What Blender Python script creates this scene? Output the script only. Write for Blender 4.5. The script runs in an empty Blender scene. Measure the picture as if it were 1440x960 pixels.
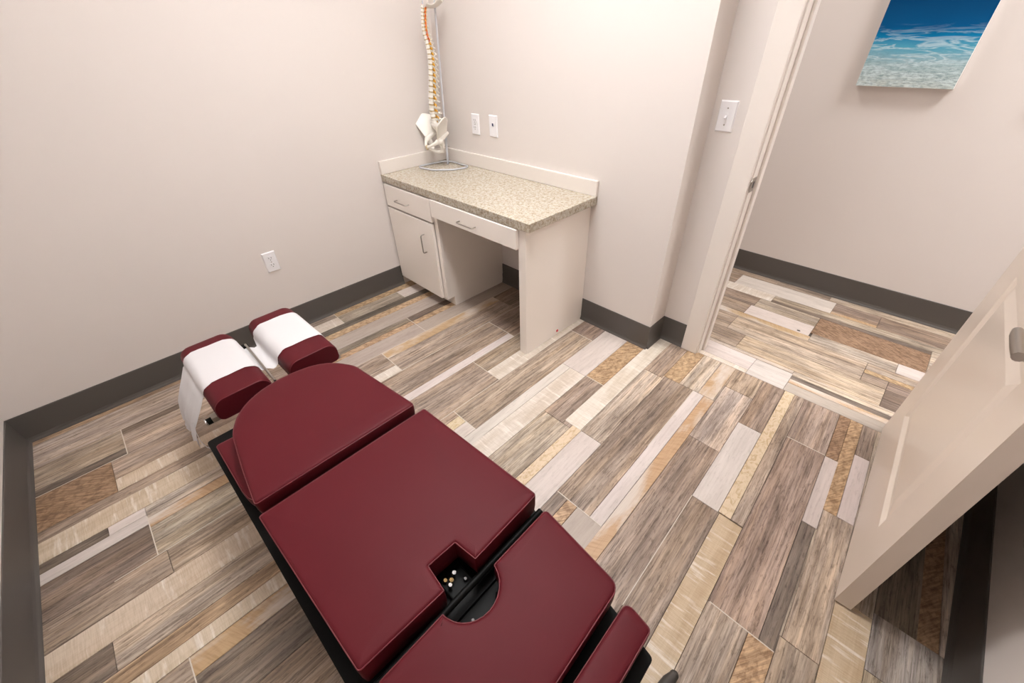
import bpy, bmesh, math, random
from mathutils import Vector, Matrix
random.seed(7)
S = bpy.context.scene
COL = S.collection
PI = math.pi

# ------------------------------------------------------------------ camera
CAM = Vector((2.4502, -1.7879, 1.4359))
R_ = Vector((0.70696159, 0.70675725, -0.02644804))
U_ = Vector((-0.41101656, 0.44099289, 0.79786632))
F_ = Vector((-0.5755612, 0.55319026, -0.60225397))
cd = bpy.data.cameras.new('camera'); cam = bpy.data.objects.new('camera', cd); COL.objects.link(cam)
cam.matrix_world = Matrix(((R_.x, U_.x, -F_.x, CAM.x), (R_.y, U_.y, -F_.y, CAM.y), (R_.z, U_.z, -F_.z, CAM.z), (0, 0, 0, 1)))
cd.sensor_width = 36; cd.lens = 573.87 * 36 / 1440; cd.clip_start = 0.02
S.camera = cam

# ------------------------------------------------------------------ world, lights, exposure
wd = bpy.data.worlds.new('world'); S.world = wd; wd.use_nodes = True
bg = wd.node_tree.nodes['Background']; bg.inputs[0].default_value = (0.95, 0.97, 1, 1); bg.inputs[1].default_value = 0.3
S.view_settings.view_transform = 'Standard'; S.view_settings.look = 'None'
S.view_settings.gamma = 1; S.view_settings.exposure = 0.0; S.view_settings.use_curve_mapping = False
CEIL = 3.0
def area(name, loc, sx, sy, power, col):
    l = bpy.data.lights.new(name, 'AREA'); l.shape = 'RECTANGLE'; l.size = sx; l.size_y = sy; l.energy = power; l.color = col
    o = bpy.data.objects.new(name, l); COL.objects.link(o); o.location = loc; l.spread = math.radians(140)
    return o
ROOM_L = ((1.35, -0.9),); PEND = 2.45; HALL_L = ((3.25, 0.66), (0.9, 0.7))
_p = ROOM_L[0]
area('room_lamp', (_p[0], _p[1], PEND - 0.02), 1.16, 0.24, 20, (0.985, 0.99, 1))
area('room_fill_uplight', (_p[0], _p[1], PEND + 0.06), 1.16, 0.24, 51, (0.985, 0.99, 1)).rotation_euler = (PI, 0, 0)  # added fill bounced off the ceiling to even out the walls
for _p, _w in zip(HALL_L, (36, 13)): area('hall_lamp', (_p[0], _p[1], CEIL - 0.03), 0.5, 0.5, _w, (0.99, 0.985, 0.985))  # the weaker second lamp is added fill to flatten the hall light

# ------------------------------------------------------------------ helpers
def lin(r, g, b):
    f = lambda c: (c / 255 / 12.92) if c <= 10 else ((c / 255 + 0.055) / 1.055) ** 2.4
    return (f(r), f(g), f(b), 1)
def mat(name, col, rough=0.5, metal=0.0, spec=0.5):
    m = bpy.data.materials.new(name); m.use_nodes = True
    b = m.node_tree.nodes['Principled BSDF']
    b.inputs['Base Color'].default_value = col; b.inputs['Roughness'].default_value = rough
    b.inputs['Metallic'].default_value = metal; b.inputs['Specular IOR Level'].default_value = spec
    return m
class NT:
    def __init__(s, m): s.t = m.node_tree; s.b = s.t.nodes['Principled BSDF']
    def n(s, typ, **kw):
        x = s.t.nodes.new(typ)
        for k, v in kw.items():
            if k.startswith('i_'):
                x.inputs[int(k[2:])].default_value = v
            else: setattr(x, k, v)
        return x
    def l(s, a, b): s.t.links.new(a, b)
    def ramp(s, stops, fac):
        r = s.n('ShaderNodeValToRGB'); e = r.color_ramp.elements
        while len(e) < len(stops): e.new(0.5)
        for k, (p, c) in enumerate(stops): e[k].position = p; e[k].color = c if len(c) == 4 else (*c, 1)
        s.l(fac, r.inputs[0]); return r.outputs[0]
    def mix(s, mode, fac, a, b):
        x = s.n('ShaderNodeMix', data_type='RGBA', blend_type=mode)
        for sock, v in ((x.inputs[0], fac), (x.inputs[6], a), (x.inputs[7], b)):
            if isinstance(v, (int, float)): sock.default_value = v
            elif isinstance(v, tuple): sock.default_value = v
            else: s.l(v, sock)
        return x.outputs[2]
    def noise(s, vec, scale, detail=4, rough=0.55, dist=0):
        x = s.n('ShaderNodeTexNoise'); x.inputs['Scale'].default_value = scale; x.inputs['Detail'].default_value = detail
        x.inputs['Roughness'].default_value = rough; x.inputs['Distortion'].default_value = dist
        if vec: s.l(vec, x.inputs['Vector'])
        return x.outputs[0]
    def mapping(s, vec, scale=(1, 1, 1), rot=(0, 0, 0)):
        x = s.n('ShaderNodeMapping'); x.inputs['Scale'].default_value = scale; x.inputs['Rotation'].default_value = rot
        s.l(vec, x.inputs[0]); return x.outputs[0]
    def bump(s, h, strength, dist=0.001):
        x = s.n('ShaderNodeBump'); x.inputs['Strength'].default_value = strength; x.inputs['Distance'].default_value = dist
        s.l(h, x.inputs['Height']); s.l(x.outputs[0], s.b.inputs['Normal'])
    def obj(s): return s.n('ShaderNodeTexCoord').outputs['Object']
    def base(s, c): s.l(c, s.b.inputs['Base Color'])

def obj(name, bm, m=None, parent=None, smooth=False, loc=None):
    me = bpy.data.meshes.new(name)
    bmesh.ops.recalc_face_normals(bm, faces=bm.faces[:])
    bm.to_mesh(me); bm.free()
    if smooth:
        for f in me.polygons: f.use_smooth = True
    if m: me.materials.append(m)
    o = bpy.data.objects.new(name, me); COL.objects.link(o)
    if loc is not None: o.location = loc
    if parent: o.parent = parent
    return o
def auto(o, ang=35):
    me = o.data
    for f in me.polygons: f.use_smooth = True
    b = bmesh.new(); b.from_mesh(me)
    for e in b.edges:
        e.smooth = not (len(e.link_faces) != 2 or e.calc_face_angle(0) > math.radians(ang))
    b.to_mesh(me); b.free(); return o
def thing(name, label, cat, loc=(0, 0, 0), rotz=0, group=None):
    o = bpy.data.objects.new(name, None); COL.objects.link(o); o.empty_display_size = 0.05
    o.location = loc; o.rotation_euler = (0, 0, rotz); o['label'] = label; o['category'] = cat
    if group: o['group'] = group
    return o
def tag(o, label, cat, group=None):
    o['label'] = label; o['category'] = cat
    if group: o['group'] = group
    return o
def struct(o): o['kind'] = 'structure'; return o
def box(bm, x0, x1, y0, y1, z0, z1, bev=0.0, seg=2):
    r = bmesh.ops.create_cube(bm, size=1)
    vs = r['verts']
    for v in vs:
        v.co = Vector((x0 + (v.co.x + .5) * (x1 - x0), y0 + (v.co.y + .5) * (y1 - y0), z0 + (v.co.z + .5) * (z1 - z0)))
    if bev:
        es = list({e for v in vs for e in v.link_edges})
        bmesh.ops.bevel(bm, geom=es, offset=bev, segments=seg, affect='EDGES', profile=0.5)
    return bm
def bx(*a, **k): return box(bmesh.new(), *a, **k)
def tube(bm, pts, r, seg=10, cap=True, closed=False):
    P = [Vector(p) for p in pts]; n = len(P); rs = r if isinstance(r, (list, tuple)) else [r] * n
    rings = []; up = None
    for i in range(n):
        if closed: t = P[(i + 1) % n] - P[(i - 1) % n]
        else: t = P[min(i + 1, n - 1)] - P[max(i - 1, 0)]
        t.normalize()
        if up is None:
            up = Vector((0, 0, 1)) if abs(t.z) < 0.9 else Vector((1, 0, 0))
        up = (up - t * up.dot(t)); up.normalize(); s = t.cross(up)
        rings.append([bm.verts.new(P[i] + (up * math.cos(2 * PI * k / seg) + s * math.sin(2 * PI * k / seg)) * rs[i]) for k in range(seg)])
    for i in range(n if closed else n - 1):
        a, b = rings[i], rings[(i + 1) % n]
        for k in range(seg): bm.faces.new((a[k], a[(k + 1) % seg], b[(k + 1) % seg], b[k]))
    if cap and not closed: bm.faces.new(rings[0]); bm.faces.new(rings[-1])
    return bm
def prism(bm, pts, z0, z1):
    a = [bm.verts.new((p[0], p[1], z0)) for p in pts]; b = [bm.verts.new((p[0], p[1], z1)) for p in pts]
    n = len(pts); bm.faces.new(a[::-1]); bm.faces.new(b)
    for i in range(n): bm.faces.new((a[i], a[(i + 1) % n], b[(i + 1) % n], b[i]))
    return bm
def cyl(bm, p0, p1, r, seg=12): return tube(bm, [p0, p1], r, seg)
def ball(bm, c, r, sx=1, sy=1, sz=1, sub=2, rot=None):
    m = Matrix.Translation(Vector(c)) @ (rot.to_4x4() if rot else Matrix()) @ Matrix.Diagonal((r * sx, r * sy, r * sz, 1))
    bmesh.ops.create_icosphere(bm, subdivisions=sub, radius=1, matrix=m); return bm
def ray(u, v): return (F_ + R_ * ((u - 720) / 573.87) + U_ * ((480 - v) / 573.87))

# ------------------------------------------------------------------ materials
def paint(name, col, rough=0.6, bump=0.12):
    m = mat(name, col, rough); t = NT(m); v = t.obj()
    h = t.noise(v, 220, 3); t.bump(h, bump, 0.0006); return m
M_WALL = paint('wall_paint', lin(223, 215, 210), 0.55)
M_CEIL = paint('ceiling_paint', lin(240, 238, 236), 0.8)
M_BASE = paint('vinyl_base', lin(84, 79, 75), 0.5, 0.03)
M_TRIM = paint('trim_paint', lin(232, 224, 217), 0.35, 0.02)
M_DOOR = paint('door_paint', lin(222, 208, 195), 0.3, 0.02)
M_CAB = paint('cabinet_laminate', lin(249, 241, 233), 0.35, 0.02)
M_WHITE = mat('white_plastic', lin(240, 238, 240), 0.35)
M_SLOT = mat('slot_dark', lin(60, 58, 58), 0.6)
M_BLACK = mat('black_steel', lin(12, 12, 11), 0.5, 0, 0.12)
M_CHROME = mat('chrome', lin(215, 215, 215), 0.18, 1)
M_NICKEL = mat('brushed_nickel', lin(175, 168, 160), 0.32, 1)
M_BONE = mat('bone_plastic', lin(238, 233, 224), 0.4)
M_DISC = mat('disc_rubber', lin(196, 176, 140), 0.5)
M_NERVE = mat('nerve_yellow', lin(240, 180, 60), 0.4)
M_ARTERY = mat('artery_red', lin(205, 40, 45), 0.4)
M_STAND = mat('grey_enamel', lin(205, 207, 214), 0.3, 0.3)
M_GROUT = paint('grout', lin(205, 196, 184), 0.8)
M_SLAB = mat('floor_slab', lin(70, 62, 56), 0.8)
M_RED = mat('red_sticker', lin(215, 70, 80), 0.5)
M_LAMP = mat('lamp_diffuser', lin(255, 250, 244), 0.4)
NT(M_LAMP).b.inputs['Emission Color'].default_value = (1, 0.94, 0.88, 1); NT(M_LAMP).b.inputs['Emission Strength'].default_value = 3

def leather():
    m = mat('maroon_vinyl', lin(84, 24, 31), 0.5, 0, 0.12); t = NT(m); v = t.obj()
    n = t.noise(v, 700, 3); n2 = t.noise(v, 6, 2)
    t.base(t.mix('MIX', n2, lin(82, 22, 29), lin(87, 25, 32)))
    t.bump(n, 0.25, 0.0006); return m
M_VINYL = leather()
M_PIPE = mat('maroon_piping', lin(100, 28, 36), 0.45)
def paper():
    m = mat('tissue_paper', lin(216, 213, 214), 0.85, 0, 0.1); t = NT(m); v = t.obj()
    t.bump(t.noise(v, 160, 4), 0.3, 0.0008)
    b = t.b; b.inputs['Subsurface Weight'].default_value = 0.0
    return m
M_PAPER = paper()
def granite():
    m = mat('granite_laminate', lin(214, 198, 168), 0.22); t = NT(m); v = t.obj()
    a = t.noise(v, 75, 5, 0.65, 0.4)
    c = t.ramp([(0.3, lin(138, 120, 100)), (0.43, lin(190, 176, 154)), (0.52, lin(212, 203, 186)), (0.66, lin(222, 216, 204))], a)
    sp = t.noise(v, 190, 4, 0.7)
    c = t.mix('MIX', t.ramp([(0.36, (1, 1, 1)), (0.42, (0, 0, 0))], sp), c, lin(96, 84, 76))
    g = t.noise(t.mapping(v, (1, 1, 1), (0.4, 0.9, 0.3)), 130, 3, 0.6)
    c = t.mix('MIX', t.ramp([(0.62, (0, 0, 0)), (0.7, (1, 1, 1))], g), c, lin(188, 176, 160))
    t.base(t.mix('MULTIPLY', 1.0, c, (0.78, 0.77, 0.76, 1))); return m
M_GRAN = granite()
def plank_mat(name, kind):
    m = mat(name, (0.4, 0.35, 0.3, 1), 0.42, 0, 0.4); t = NT(m)
    inf = t.n('ShaderNodeObjectInfo')
    off = t.n('ShaderNodeVectorMath', operation='SCALE'); off.inputs[0].default_value = (31.7, 17.3, 7.9); t.l(inf.outputs['Random'], off.inputs[3])
    add = t.n('ShaderNodeVectorMath', operation='ADD'); t.l(t.obj(), add.inputs[0]); t.l(off.outputs[0], add.inputs[1])
    v = add.outputs[0]
    col = inf.outputs['Color']
    grain = t.noise(t.mapping(v, (76, 3.2, 1)), 1, 8, 0.72, 0.12)
    fine = t.noise(t.mapping(v, (230, 8, 1)), 1, 6, 0.75, 0.1)
    cloud = t.noise(t.mapping(v, (18, 3, 1)), 1, 4, 0.55, 0.25)
    fleck = t.noise(t.mapping(v, (110, 22, 1)), 1, 6, 0.75, 0.2)
    warm = t.noise(t.mapping(v, (20, 1.3, 1)), 1, 4, 0.6, 0.2)
    if kind == 'weathered':
        col = t.mix('MULTIPLY', 1.0, col, t.ramp([(0.4, (0.93, 0.95, 0.97)), (0.5, (1, 1, 0.99)), (0.6, (1.06, 1.03, 0.96))], warm))
        c = t.mix('MULTIPLY', 1.0, col, t.ramp([(0.36, (0.5, 0.47, 0.44)), (0.46, (0.86, 0.84, 0.83)), (0.53, (1.05, 1.05, 1.045)), (0.62, (1.32, 1.31, 1.29))], grain))
        c = t.mix('MULTIPLY', 1.0, c, t.ramp([(0.37, (0.74, 0.72, 0.7)), (0.6, (1.12, 1.12, 1.11))], cloud))
        c = t.mix('MULTIPLY', 0.9, c, t.ramp([(0.38, (0.55, 0.52, 0.5)), (0.47, (0.98, 0.98, 0.98)), (0.62, (1.14, 1.14, 1.13))], fine))
        c = t.mix('MULTIPLY', 0.8, c, t.ramp([(0.37, (0.5, 0.47, 0.45)), (0.46, (1.0, 1.0, 1.0))], fleck))
    elif kind == 'pale':
        c = t.mix('MULTIPLY', 1.0, col, t.ramp([(0.3, (0.84, 0.82, 0.81)), (0.5, (1, 1, 1)), (0.65, (1.06, 1.06, 1.06))], grain))
        c = t.mix('MULTIPLY', 1.0, c, t.ramp([(0.3, (0.9, 0.89, 0.88)), (0.6, (1.04, 1.04, 1.04))], cloud))
        c = t.mix('MULTIPLY', 0.6, c, t.ramp([(0.36, (0.76, 0.75, 0.74)), (0.46, (1.0, 1.0, 1.0))], fleck))
    elif kind == 'sawn':
        c = t.mix('MULTIPLY', 1.0, col, t.ramp([(0.38, (0.88, 0.84, 0.79)), (0.56, (1.03, 1.03, 1.03))], cloud))
        cr = t.noise(t.mapping(v, (7, 42, 1)), 1, 3, 0.6)
        c = t.mix('MIX', t.ramp([(0.55, (0, 0, 0)), (0.66, (0.7, 0.7, 0.7))], cr), c, lin(228, 220, 211))
        cf = t.noise(t.mapping(v, (20, 300, 1)), 1, 3, 0.6)
        c = t.mix('MULTIPLY', 0.6, c, t.ramp([(0.4, (0.84, 0.81, 0.77)), (0.55, (1.03, 1.03, 1.03))], cf))
        c = t.mix('MULTIPLY', 0.6, c, t.ramp([(0.3, (0.85, 0.82, 0.78)), (0.55, (1.02, 1.02, 1.02))], fine))
    elif kind == 'marble':
        bl = t.noise(t.mapping(v, (55, 30, 1)), 1, 5, 0.6, 1.2)
        c = t.mix('MULTIPLY', 1.0, col, t.ramp([(0.4, (0.82, 0.75, 0.64)), (0.5, (1, 1, 1)), (0.6, (1.06, 1.07, 1.1))], bl))
    elif kind == 'blend':
        big = t.noise(t.mapping(v, (11, 2.6, 1)), 1, 4, 0.6, 0.3)
        w = t.noise(t.mapping(t.mapping(v, (1, 1, 1), (0, 0, 1.1)), (170, 12, 1)), 1, 4, 0.6, 0.3)
        c = t.mix('MULTIPLY', 0.7, col, t.ramp([(0.36, (0.82, 0.76, 0.68)), (0.55, (1.06, 1.06, 1.06))], w))
        c = t.mix('MIX', t.ramp([(0.44, (0, 0, 0)), (0.6, (1, 1, 1))], big), c, lin(206, 194, 183))
        c = t.mix('MULTIPLY', 0.8, c, t.ramp([(0.3, (0.8, 0.77, 0.74)), (0.5, (1.0, 1.0, 1.0))], fine))
    else:
        w = t.noise(t.mapping(t.mapping(v, (1, 1, 1), (0, 0, 0.6)), (190, 14, 1)), 1, 4, 0.6, 0.4)
        bl = t.noise(t.mapping(v, (60, 40, 1)), 1, 4, 0.6)
        c = t.mix('MULTIPLY', 1.0, col, t.ramp([(0.4, (0.74, 0.69, 0.64)), (0.5, (0.98, 0.98, 0.98)), (0.6, (1.28, 1.27, 1.24))], w))
        c = t.mix('MULTIPLY', 0.9, c, t.ramp([(0.4, (0.66, 0.6, 0.55)), (0.54, (1.06, 1.06, 1.06))], bl))
        c = t.mix('MULTIPLY', 0.6, c, t.ramp([(0.3, (0.8, 0.76, 0.72)), (0.55, (1.05, 1.05, 1.05))], grain))
    t.base(c); t.bump(grain, 0.12, 0.0008); return m
PM = {k: plank_mat('plank_' + k, k) for k in ('weathered', 'pale', 'sawn', 'rough', 'marble', 'blend')}

# ------------------------------------------------------------------ structure: walls
YC, XD, XO, YR, YH = -2.524, 3.03, 1.674, 0.154, 1.318
WT = 0.12
XJ0, XJ1 = 1.906, 2.765                                  # door opening
struct(obj('wall_left', bx(-WT, 0, YC - WT, WT + 0.02, 0, CEIL), M_WALL))
struct(obj('wall_front', bx(0, XD, YC - WT, YC, 0, CEIL), M_WALL))
struct(obj('wall_right', bx(XD, XD + WT, YC, YR + WT, 0, CEIL), M_WALL))
b = bmesh.new()
box(b, 0, XO, 0, YR + WT, 0, CEIL)
struct(obj('wall_back', b, M_WALL))
b = bmesh.new(); ZD = 2.08
box(b, XO, XJ0 - 0.02, YR, YR + WT, 0, CEIL); box(b, XJ1 + 0.02, XD, YR, YR + WT, 0, CEIL); box(b, XJ0 - 0.02, XJ1 + 0.02, YR, YR + WT, ZD + 0.02, CEIL)
struct(obj('wall_door_side', b, M_WALL))
struct(obj('wall_hall', bx(-0.6, 5.0, YH, YH + WT, 0, CEIL), M_WALL))
struct(obj('wall_hall_left', bx(-0.72, -0.6, YR + WT, YH + WT, 0, CEIL), M_WALL))
struct(obj('wall_hall_right', bx(5.0, 5.12, YR, YH + WT, 0, CEIL), M_WALL))
b = bmesh.new(); box(b, XD + WT, 5.0, YR, YR + WT, 0, CEIL); box(b, -0.6, 0, YR, YR + WT, 0, CEIL)
struct(obj('wall_hall_front', b, M_WALL))
struct(obj('ceiling', bx(-0.72, 5.12, YC - WT, YH + WT, CEIL, CEIL + 0.1), M_CEIL))

# baseboards: cove vinyl with a small toe
BH = 0.1445
def cove(name, runs):
    b = bmesh.new()
    prof = [(0, 0), (0.014, 0), (0.0125, 0.005), (0.008, 0.012), (0.005, 0.024), (0.0045, BH - 0.002), (0.003, BH), (0, BH)]
    for (p0, p1, nrm) in runs:
        p0 = Vector((*p0, 0)); p1 = Vector((*p1, 0)); n = Vector((*nrm, 0))
        A = [b.verts.new(p0 + n * d + Vector((0, 0, h))) for d, h in prof]; B = [b.verts.new(p1 + n * d + Vector((0, 0, h))) for d, h in prof]
        k = len(prof)
        for i in range(k): b.faces.new((A[i], A[(i + 1) % k], B[(i + 1) % k], B[i]))
        b.faces.new(A); b.faces.new(B)
    return struct(obj(name, b, M_BASE))
cove('baseboard_left', [((0, YC), (0, -0.505), (1, 0)), ])
cove('baseboard_back', [((1.2225, 0), (XO + 0.005, 0), (0, -1)), ((0.52, 0), (1.174, 0), (0, -1)), ((XO, 0), (XO, YR), (1, 0)), ((XO, YR), (1.812, YR), (0, -1))])
cove('baseboard_front', [((0, YC), (XD, YC), (0, 1))])
cove('baseboard_right', [((XD, YC), (XD, YR), (-1, 0))])
cove('baseboard_hall', [((-0.6, YH), (5, YH), (0, -1))])

# door frame: casing, jamb, stop, strike plate
t = bmesh.new()
def casing(b, x0, x1):
    box(b, x0, x1, YR - 0.016, YR + 0.002, 0, ZD + 0.09, 0.004)
casing(t, XJ0 - 0.093, XJ0 - 0.006); casing(t, XJ1 + 0.006, XJ1 + 0.093)
box(t, XJ0 - 0.093, XJ1 + 0.093, YR - 0.0155, YR + 0.002, ZD + 0.005, ZD + 0.0895, 0.004)
casing_o = struct(obj('trim_1', t, M_TRIM))
t = bmesh.new()
box(t, XJ0 - 0.02, XJ0, YR - 0.002, YR + WT + 0.002, 0, ZD + 0.02, 0.002); box(t, XJ1, XJ1 + 0.02, YR - 0.002, YR + WT + 0.002, 0, ZD + 0.02, 0.002)
box(t, XJ0, XJ1, YR - 0.002, YR + WT + 0.002, ZD, ZD + 0.02)
obj('jamb', t, M_TRIM, casing_o)
t = bmesh.new()
box(t, XJ0 - 0.001, XJ0 + 0.012, YR + 0.047, YR + 0.085, 0, ZD, 0.003); box(t, XJ1 - 0.012, XJ1 + 0.001, YR + 0.047, YR + 0.085, 0, ZD, 0.003)
obj('door_stop', t, M_TRIM, casing_o)
sp = obj('strike_plate', bx(XJ0 - 0.001, XJ0 + 0.0025, YR - 0.004, YR + 0.034, 0.872, 0.93, 0.0008), M_NICKEL, casing_o); sp['label'] = 'brushed nickel strike plate'
obj('strike_hole', bx(XJ0 + 0.0015, XJ0 + 0.003, YR + 0.008, YR + 0.022, 0.888, 0.914), M_SLOT, sp)
t = bmesh.new(); tube(t, [(XJ0 - 0.0, YR - 0.002, 0.935 - 0.06), (XJ0, YR - 0.014, 0.885), (XJ0, YR - 0.014, 0.917), (XJ0, YR - 0.002, 0.927)], 0.002, 6)
obj('strike_lip', t, M_NICKEL, sp)
t = bmesh.new()
box(t, XJ0 - 0.09, XJ0 - 0.006, YR + WT - 0.002, YR + WT + 0.016, 0, ZD + 0.09, 0.004); box(t, XJ1 + 0.006, XJ1 + 0.09, YR + WT - 0.002, YR + WT + 0.016, 0, ZD + 0.09, 0.004)
box(t, XJ0 - 0.09, XJ1 + 0.09, YR + WT - 0.002, YR + WT + 0.0155, ZD + 0.005, ZD + 0.0895, 0.004)
struct(obj('trim_2', t, M_TRIM))

# door leaf: local x along the leaf from hinge to latch, local +y = face seen by the camera
HX, HY, LX, LY = 2.7265, 0.185, 2.757, -0.733
DL = math.hypot(LX - HX, LY - HY); DT = 0.043; DH = 2.06
def door_leaf():
    b = bmesh.new()
    panels = [(0.165, DL - 0.155, 0.215, 0.815), (0.165, DL - 0.155, 0.99, 1.90)]
    xs = [0, panels[0][0], panels[0][1], DL]; zs = [0, panels[0][2], panels[0][3], panels[1][2], panels[1][3], DH]
    def V(x, z, y): return b.verts.new((x, y, z))
    for side, y0 in ((1, 0.0), (-1, -DT)):
        for i in range(3):
            for j in range(5):
                if i == 1 and j in (1, 3): continue
                b.faces.new([V(xs[i], zs[j], y0), V(xs[i + 1], zs[j], y0), V(xs[i + 1], zs[j + 1], y0), V(xs[i], zs[j + 1], y0)])
        for (x0, x1, z0, z1) in panels:
            loops = []
            for ins, dep in ((0, 0), (0.006, -0.004), (0.014, -0.009), (0.02, -0.0095), (0.026, -0.0095), (0.058, -0.002), (0.062, -0.0018)):
                y = y0 + dep * side
                loops.append([V(x0 + ins, z0 + ins, y), V(x1 - ins, z0 + ins, y), V(x1 - ins, z1 - ins, y), V(x0 + ins, z1 - ins, y)])
            for a, c in zip(loops, loops[1:]):
                for k in range(4): b.faces.new((a[k], a[(k + 1) % 4], c[(k + 1) % 4], c[k]))
            b.faces.new(loops[-1])
    for (xa, za, xb, zb) in ((0, 0, DL, 0), (DL, 0, DL, DH), (DL, DH, 0, DH), (0, DH, 0, 0)):
        b.faces.new([V(xa, za, 0), V(xb, zb, 0), V(xb, zb, -DT), V(xa, za, -DT)])
    bmesh.ops.remove_doubles(b, verts=b.verts[:], dist=0.0001)
    return b
door = struct(obj('door_1', door_leaf(), M_DOOR))
dx = Vector((LX - HX, LY - HY, 0)).normalized(); dy = Vector((-dx.y, dx.x, 0))
if dy.x > 0: dy = -dy
door.matrix_world = Matrix(((dx.x, dy.x, 0, HX), (dx.y, dy.y, 0, HY), (0, 0, 1, 0.008), (0, 0, 0, 1)))
t = bmesh.new(); hx, hz = DL - 0.07, 0.905
cyl(t, (hx, 0, hz), (hx, 0.009, hz), 0.031, 24); cyl(t, (hx, 0.008, hz), (hx, 0.052, hz), 0.011, 14)
lever = obj('lever_handle', t, M_NICKEL, door); auto(lever); lever['label'] = 'brushed nickel lever handle'
t = bmesh.new(); tube(t, [(hx + 0.012, 0.055, hz), (hx - 0.03, 0.056, hz), (hx - 0.08, 0.056, hz), (hx - 0.103, 0.054, hz)], [0.0105, 0.011, 0.0105, 0.009], 12)
auto(obj('lever', t, M_NICKEL, lever))
t = bmesh.new(); cyl(t, (hx, -DT, hz), (hx, -DT - 0.009, hz), 0.031, 24); cyl(t, (hx, -DT - 0.008, hz), (hx, -DT - 0.052, hz), 0.011, 14)
tube(t, [(hx + 0.012, -DT - 0.055, hz), (hx - 0.115, -DT - 0.054, hz)], 0.0105, 12)
auto(obj('lever_handle', t, M_NICKEL, door))
t = bmesh.new(); box(t, DL - 0.0005, DL + 0.002, -DT / 2 - 0.0125, -DT / 2 + 0.0125, hz - 0.028, hz + 0.028)
obj('latch_plate', t, M_NICKEL, door)
for z in (0.2, 1.05, 1.85):
    t = bmesh.new(); cyl(t, (-0.006, -DT - 0.004, z - 0.045), (-0.006, -DT - 0.004, z + 0.045), 0.0065, 10); box(t, -0.0022, 0, -DT, -0.006, z - 0.045, z + 0.045)
    obj('hinge', t, M_NICKEL, door)

# ------------------------------------------------------------------ floor
fl = struct(obj('floor', bx(-0.72, 5.12, YC - WT, YH + WT, -0.1, -0.006), M_SLAB))
C = dict(
    brown=('weathered', (165, 147, 133)), brown2=('weathered', (155, 137, 124)), dark=('weathered', (117, 105, 96)), darkb=('weathered', (132, 118, 106)),
    lgrey=('weathered', (188, 173, 161)), gbr=('weathered', (176, 160, 146)), grey=('pale', (174, 161, 150)), white=('pale', (203, 192, 185)),
    stone=('weathered', (165, 156, 149)), cream=('sawn', (205, 187, 168)), creamw=('sawn', (210, 199, 187)), creamd=('sawn', (192, 172, 147)), tan=('rough', (178, 151, 121)), tanl=('blend', (184, 154, 120)),
    yellow=('marble', (206, 186, 158)), tex=('rough', (145, 120, 96)), texd=('rough', (153, 126, 100)), honey=('weathered', (167, 143, 120)), hallw=('weathered', (190, 173, 156)))
GAP = 0.0007
def plank(corners, kind, along_y=True, rot=0.0):
    fam, c = C[kind]
    cx = sum(p[0] for p in corners) / 4; cy = sum(p[1] for p in corners) / 4
    b = bmesh.new(); j = random.uniform(-0.0003, 0.0003)
    loc = Vector((cx, cy, 0))
    def cv(p, ins, z):
        x = p[0] - cx; y = p[1] - cy
        x -= math.copysign(ins, x); y -= math.copysign(ins, y)
        if not along_y: x, y = y, -x
        if rot: x, y = x * math.cos(rot) + y * math.sin(rot), -x * math.sin(rot) + y * math.cos(rot)
        return b.verts.new((x, y, z + j))
    lo = [cv(p, GAP, -0.006 - j) for p in corners]; mid = [cv(p, GAP, -0.0008) for p in corners]; top = [cv(p, GAP + 0.0007, 0) for p in corners]
    b.faces.new(top)
    for A, B in ((lo, mid), (mid, top)):
        for k in range(4): b.faces.new((A[k], A[(k + 1) % 4], B[(k + 1) % 4], B[k]))
    o = obj('plank', b, PM[fam], fl, loc=loc)
    o.rotation_euler = (0, 0, rot if along_y else PI / 2)
    s = random.uniform(-5, 5); l = lin(*(max(0, min(255, q + s + random.uniform(-1.5, 1.5))) for q in c)); o.color = l
    return o
def skew(x, y): return x - 0.03 * (x - 1.0) * (y + 0.4)
HB = -1.5                                                # where left and right halves meet, under the table
LEFT = '''0 .044 -2.52 -1.3 honey;.044 .22 -2.52 -1.3 lgrey;.22 .368 -2.52 -2.209 brown;.368 .416 -2.52 -2.209 dark;.22 .259 -2.209 -1.3 dark;.259 .416 -2.209 -1.3 gbr;
.416 .622 -2.52 -2.268 tex;.416 .545 -2.268 -1.3 brown;.545 .622 -2.268 -1.3 cream;.622 .68 -2.52 -1.5 brown2;.68 .787 -2.52 -1.5 cream;.787 .832 -2.52 -2.32 dark;.832 .884 -2.52 -2.206 white;.787 .832 -2.32 -2.206 white;
.787 .85 -2.206 -1.5 lgrey;.85 .902 -2.206 -1.5 tanl;.902 1.047 -2.206 -1.5 gbr;.884 1.047 -2.52 -2.206 darkb;1.047 1.157 -2.52 -2.18 brown2;1.047 1.157 -2.18 -1.5 brown;1.157 1.259 -2.52 -1.5 cream;
1.259 1.362 -2.52 -2.36 darkb;1.259 1.362 -2.36 -1.5 gbr;1.362 1.418 -2.52 -1.5 honey;1.418 1.472 -2.52 -1.5 cream;1.472 1.68 -2.52 -2.204 brown;1.472 1.537 -2.204 -1.5 tanl;1.537 1.68 -2.204 -1.5 darkb;
1.68 1.885 -2.52 -1.5 brown2;1.885 2.09 -2.52 -1.5 gbr;2.09 2.27 -2.52 -1.9 brown;2.27 2.46 -2.52 -1.9 cream;2.46 2.66 -2.52 -1.9 darkb;2.66 2.86 -2.52 -1.9 brown;2.86 3.03 -2.52 -1.9 stone;
.622 .68 -1.5 -1.3 brown2;.68 .83 -1.5 -1.3 cream;.83 1.05 -1.5 -1.3 brown;1.05 1.26 -1.5 -1.3 gbr;2.09 2.13 -1.9 -1.5 tan'''
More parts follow.
